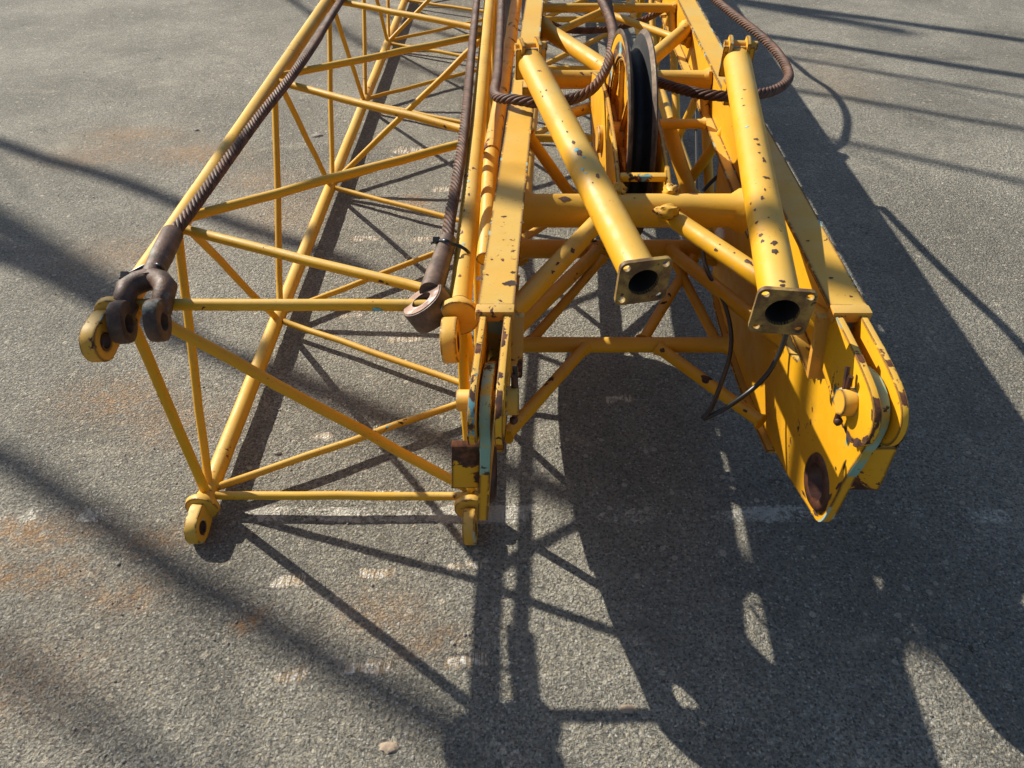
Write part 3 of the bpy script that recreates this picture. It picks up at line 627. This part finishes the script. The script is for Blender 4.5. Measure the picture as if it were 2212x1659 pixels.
# ------------------------------------------------------------------ wire ropes
def sq(x, y, z): return at(x, y, 0)+V((-1.127, .831, 1))*z
def rope(name, P, d, label, mat='rope', group=None):
    root = thing(name, label, 'wire rope', (P[0][0], P[0][1], 0), group)
    a, c = ropegeo(P, d); s = mesh('strands', *a, M[mat], root, 60); mesh('core', *c, M['core'], s, 60); return root
D = .0305
r1 = rope('wire_rope', [at(1052, -520, .726), at(900, -255, .726), at(737, 0, .726), at(682, 90, .738), at(628, 167, .738), at(559, 254, .737), at(480, 362, .738), at(414, 452, .738), at(370, 508, .739)], D,
          'thick rusty wire rope ending in an open fork socket, along the left top chord', group='rusty rigging ropes')
r2 = rope('wire_rope', [at(1062, -300, .728), at(1030, 0, .728), at(1019, 110, .728), at(1009, 220, .728), at(999, 310, .727), at(985, 400, .727), at(972, 470, .727), at(965, 525, .727)], D,
          'thick rusty wire rope ending in a closed eye socket, beside the right top chord', group='rusty rigging ropes')
r3 = rope('wire_rope', [at(1086, -260, .78), at(1084, -60, .78), at(1082, 30, .78), at(1078, 110, .78), at(1073, 170, .79), at(1068, 196, .80), at(1076, 211, .815), at(1110, 215, .83), at(1165, 222, .832), at(1230, 216, .83), at(1278, 193, .84), at(1308, 150, .86), at(1322, 100, .88), at(1322, 60, .88), at(1308, 20, .87), at(1288, -20, .85), at(1250, -110, .85)], D,
          'rusty wire rope bent sharply over the left girder and looping up before the sheave', group='rusty rigging ropes')
r4 = rope('wire_rope', [at(1316, -70, .80), at(1314, 0, .80), at(1326, 60, .79), at(1345, 110, .77), at(1375, 150, .76), at(1412, 172, .80), at(1450, 187, .822), at(1510, 202, .835), at(1570, 208, .835), at(1630, 205, .825), at(1677, 193, .81), at(1702, 172, .80), at(1700, 148, .80), at(1678, 113, .80), at(1640, 75, .80), at(1590, 36, .80), at(1540, -5, .80), at(1480, -60, .80)], D,
          'rusty wire rope looping out past the right girder and back over the asphalt', 'rope', 'rusty rigging ropes')
r5 = rope('wire_rope', [at(1130, -30, .8), at(1160, 30, .76), at(1186, 50, .66), at(1225, 64, .60), at(1275, 66, .58), at(1330, 60, .58), at(1385, 45, .60), at(1430, 22, .63), at(1480, -10, .66), V((.60, 4.0, .78)), V((.72, 4.25, .835)), sq(1790, 330, .84), sq(1822, 305, .84), sq(1829, 250, .85), sq(1800, 200, .86), sq(1750, 165, .86), sq(1690, 120, .86), V((.55, 6.2, .84)), V((.3, 6.6, .6))], D*.95,
          'dark wire rope sagging between the girders beyond the sheave', 'rope', 'rusty rigging ropes')
# fork socket on rope 1
a = at(372, 505, .739); b = at(326, 602, .737); d = (b-a).normalized()
fk = mesh('fork_socket', *sweep([a-d*.006, a, a+d*.10, a+d*.112, b-d*.004, b+d*.012], [.021, .0245, .0255, .0245, .0225, .024], 26), M['forged'], r1, 40)
xs = V((1, 0, 0)); xs = (xs-d*xs.dot(d)).normalized(); zs = xs.cross(d)
if zs.z < 0: zs = -zs
lc = {}
for s in (-1, 1):
    c0 = b+d*.004
    e = c0+d*.116+xs*(s*.036)-zs*.030
    # arm of the yoke
    mesh('yoke_arm', *sweep([c0-d*.004+xs*(s*.002), c0+d*.008+xs*(s*.024), c0+d*.030+xs*(s*.040), c0+d*.066+xs*(s*.041)-zs*.008, e-d*.03], [.024, .025, .0245, .0225, .020], 18, flat=1.0), M['forged'], fk, 50)
    mesh('yoke_lug', *ringplate(e, xs, .042, .018, .032, 36, up_=zs+d*-.6, ear=.050), M['forged'], fk, 40, .009)
    mesh('lug_root', *sweep([e-d*.05+zs*.012, e-d*.012+zs*.006], [.021, .018], 16, flat=1.1), M['forged'], fk, 40)
# eye socket on rope 2
a = at(967, 520, .727); b = at(934, 622, .725); d = (b-a).normalized()
es = mesh('eye_socket', *sweep([a-d*.004, a, a+d*.09, a+d*.115, b, b+d*.016], [.018, .0215, .0225, .0245, .026, .026], 26), M['forged_eye'], r2, 40)
view = (CP-at(912, 660, .72)).normalized()
nrm = (view*.50+(rt*-.62+up*.78)*.87).normalized()
ec = at(926, 668, .70)
mesh('eye_ring', *ringplate(ec, nrm, .050, .023, .054, 36, up_=-d, ear=.052), M['forged_eye'], es, 40, .006)
mesh('eye_face', *ringplate(ec+nrm*.0275, nrm, .0455, .0235, .0016, 36, up_=-d, ear=.047), M['eye_face'], es, 30)
# zip ties
def tie(P, knob, label):
    C = spline(P, .006); v = sweep(C, .0042, 8, flat=.45)
    k = V(knob); o = mesh('cable_tie', *join(v, box(k, V((1, 0, 0)), V((0, .8, .6)), V((0, -.6, .8)), .008, .006, .007), tubegeo(k, k+V((-.014, -.004, -.006)), .0032, 8, False, jig=0)), M['plastic'], None, 40)
    tag(o, label, 'cable tie', 'black cable ties holding the rope sockets')
tie([at(270, 596, .722), at(285, 588, .73), at(318, 572, .742), at(340, 573, .758), at(352, 580, .748), at(356, 592, .725), at(350, 598, .70), at(310, 610, .675), at(270, 606, .68), at(262, 600, .70), at(270, 596, .722)], at(271, 594, .728), 'black cable tie strapping the fork socket to the left top chord')
tie([at(944, 519, .742), at(962, 519, .756), at(978, 527, .745), at(996, 533, .737), at(1010, 543, .728), at(1017, 555, .705), at(1012, 560, .68), at(985, 548, .67), at(950, 530, .69), at(940, 522, .72), at(944, 519, .742)], at(943, 519, .744), 'black cable tie strapping the eye socket to the right top chord')
# black electric cable
def cab(P, r, label):
    o = mesh('electric_cable', *sweep(spline(P, .012), r, 12), M['cable'], None, 60); tag(o, label, 'cable', 'black electric cables in the boom frame')
cab([at(1504, 230, .45), at(1505, 330, .40), at(1508, 440, .38), at(1518, 540, .40), at(1530, 590, .42), at(1548, 622, .42), at(1568, 665, .42), at(1579, 720, .42), at(1576, 770, .42), at(1557, 830, .42), at(1537, 880, .40), at(1518, 904, .38), at(1531, 900, .38), at(1570, 880, .40), at(1620, 845, .43), at(1656, 810, .47), at(1683, 765, .52), at(1700, 715, .58), at(1704, 680, .62)], .0062,
    'black electric cable drooping in a sharp bend below the right strut flange')
cab([at(1520, 412, .45), at(1535, 395, .47), at(1556, 378, .5), at(1580, 372, .52), at(1600, 380, .5)], .0068, 'short black cable arching behind the right strut tube')
cab([at(1563, 372, .5), at(1561, 395, .45), at(1562, 425, .40), at(1564, 470, .36)], .006, 'short black cable hanging straight behind the right cross tube')
# white connector hanging under the cross tube
cn = at(1555, 503, .5); tag(mesh('cable_connector', *revolve(cn, V((.2, -.4, -1)), [(0, -.022), (.008, -.022), (.009, -.01), (.014, -.008), (.016, .006), (.013, .016), (.006, .02), (0, .02)], 18), M['white'], None, 40), 'small white cable connector hanging below the big cross tube', 'connector')
# ------------------------------------------------------------------ bare trees standing off to the left, their limbs shade the asphalt
def limb(base, pts, r0, r1, seed):
    rr = random.Random(seed); C = spline([V(base)]+[V(p) for p in pts], .25); n = len(C)
    C = [c+V((rr.gauss(0, .008), rr.gauss(0, .008), rr.gauss(0, .008))) if 0 < i < n-1 else c for i, c in enumerate(C)]
    parts = [sweep(C, [r0+(r1-r0)*(i/(n-1))**.6 for i in range(n)], 8)]
    for i in range(n//3, n-1, 5):
        dd = (C[i+1]-C[i-1]).normalized(); q = dd+V((rr.gauss(0, .5), rr.gauss(0, .5), rr.gauss(.2, .5))); L = rr.uniform(.4, 1.1); e = C[i]+q.normalized()*L
        parts.append(sweep(spline([C[i], (C[i]+e)/2+V((0, 0, .08)), e], .2), .008, 5))
    return join(*parts)
def shade(gx_, gy_, z): return V((gx_, gy_, 0))-SUN*(z/-SUN.z)*-1 if False else V((gx_, gy_, 0))+V((-1.127, .831, 1))*z
def tree(x, y, h, limbs, label):
    t = thing('bare_tree', label, 'tree', (x, y, 0), 'bare trees beside the yard')
    tr = [V((x, y, -.05)), V((x+.1, y-.05, h*.3)), V((x-.05, y+.1, h*.65)), V((x+.1, y, h))]
    mesh('trunk', *sweep(spline(tr, .3), [.2-.12*(i/(max(1, len(spline(tr, .3))-1))) for i in range(len(spline(tr, .3)))], 14), M['bark'], t, 60)
    for i, (zb, pts, r0, r1) in enumerate(limbs): mesh('limb', *limb((x, y, zb), pts, r0, r1, i+int(abs(x)*10)), M['bark'], t, 60)
tree(-11.5, 9.6, 9, [(3.0, [shade(-5.6, 5.3, 5.0), shade(-4.2, 4.52, 5.0), shade(-2.7, 3.69, 5.0), shade(-1.5, 3.02, 5.1), shade(-.6, 2.5, 5.2)], .052, .045),
                     (2.4, [shade(-5.0, 4.25, 5.2), shade(-3.6, 3.44, 5.2), shade(-2.14, 2.62, 5.2), shade(-1.3, 2.13, 5.2), shade(-.5, 1.70, 5.2), shade(.5, 1.165, 5.2), shade(1.1, .86, 5.2), shade(1.9, .42, 5.2)], .060, .050),
                     (2.0, [shade(-4.6, 3.2, 6.2), shade(-3.0, 2.3, 6.2), shade(-1.55, 1.48, 6.2), shade(-.9, 1.11, 6.2), shade(-.45, .86, 6.2), shade(.2, .5, 6.2)], .054, .048),
                     (2.6, [shade(-3.6, 2.1, 8.0), shade(-1.4, .95, 8), shade(-.6, .52, 8), shade(.3, .1, 8)], .035, .03)], 'leafless tree standing at the left edge of the yard')
tree(-7.5, 13.0, 9, [(3.0, [shade(-1.5, 8.1, 4.4), shade(1.0, 6.73, 4.4), shade(1.78, 6.29, 4.4), shade(3.35, 5.43, 4.4), shade(4.8, 4.63, 4.4)], .062, .055),
                     (2.6, [shade(-1.0, 6.95, 4.4), shade(1.76, 5.43, 4.4), shade(3.01, 4.74, 4.4), shade(4.6, 3.87, 4.4)], .058, .050),
                     (2.7, [shade(-1.4, 6.75, 5.4), shade(1.4, 5.2, 5.4), shade(2.9, 4.38, 5.4), shade(4.6, 3.4, 5.4)], .030, .026),
                     (2.8, [shade(-1., 5.92, 5.6), shade(1.92, 4.31, 5.6), shade(2.63, 3.93, 5.6), shade(4.2, 3.06, 5.6)], .036, .030),
                     (3.2, [shade(-1., 5.2, 6.2), shade(1.72, 3.71, 6.2), shade(2.27, 3.36, 6.2), shade(3.8, 2.5, 6.2)], .036, .030)], 'leafless tree standing far behind the lattice at left')
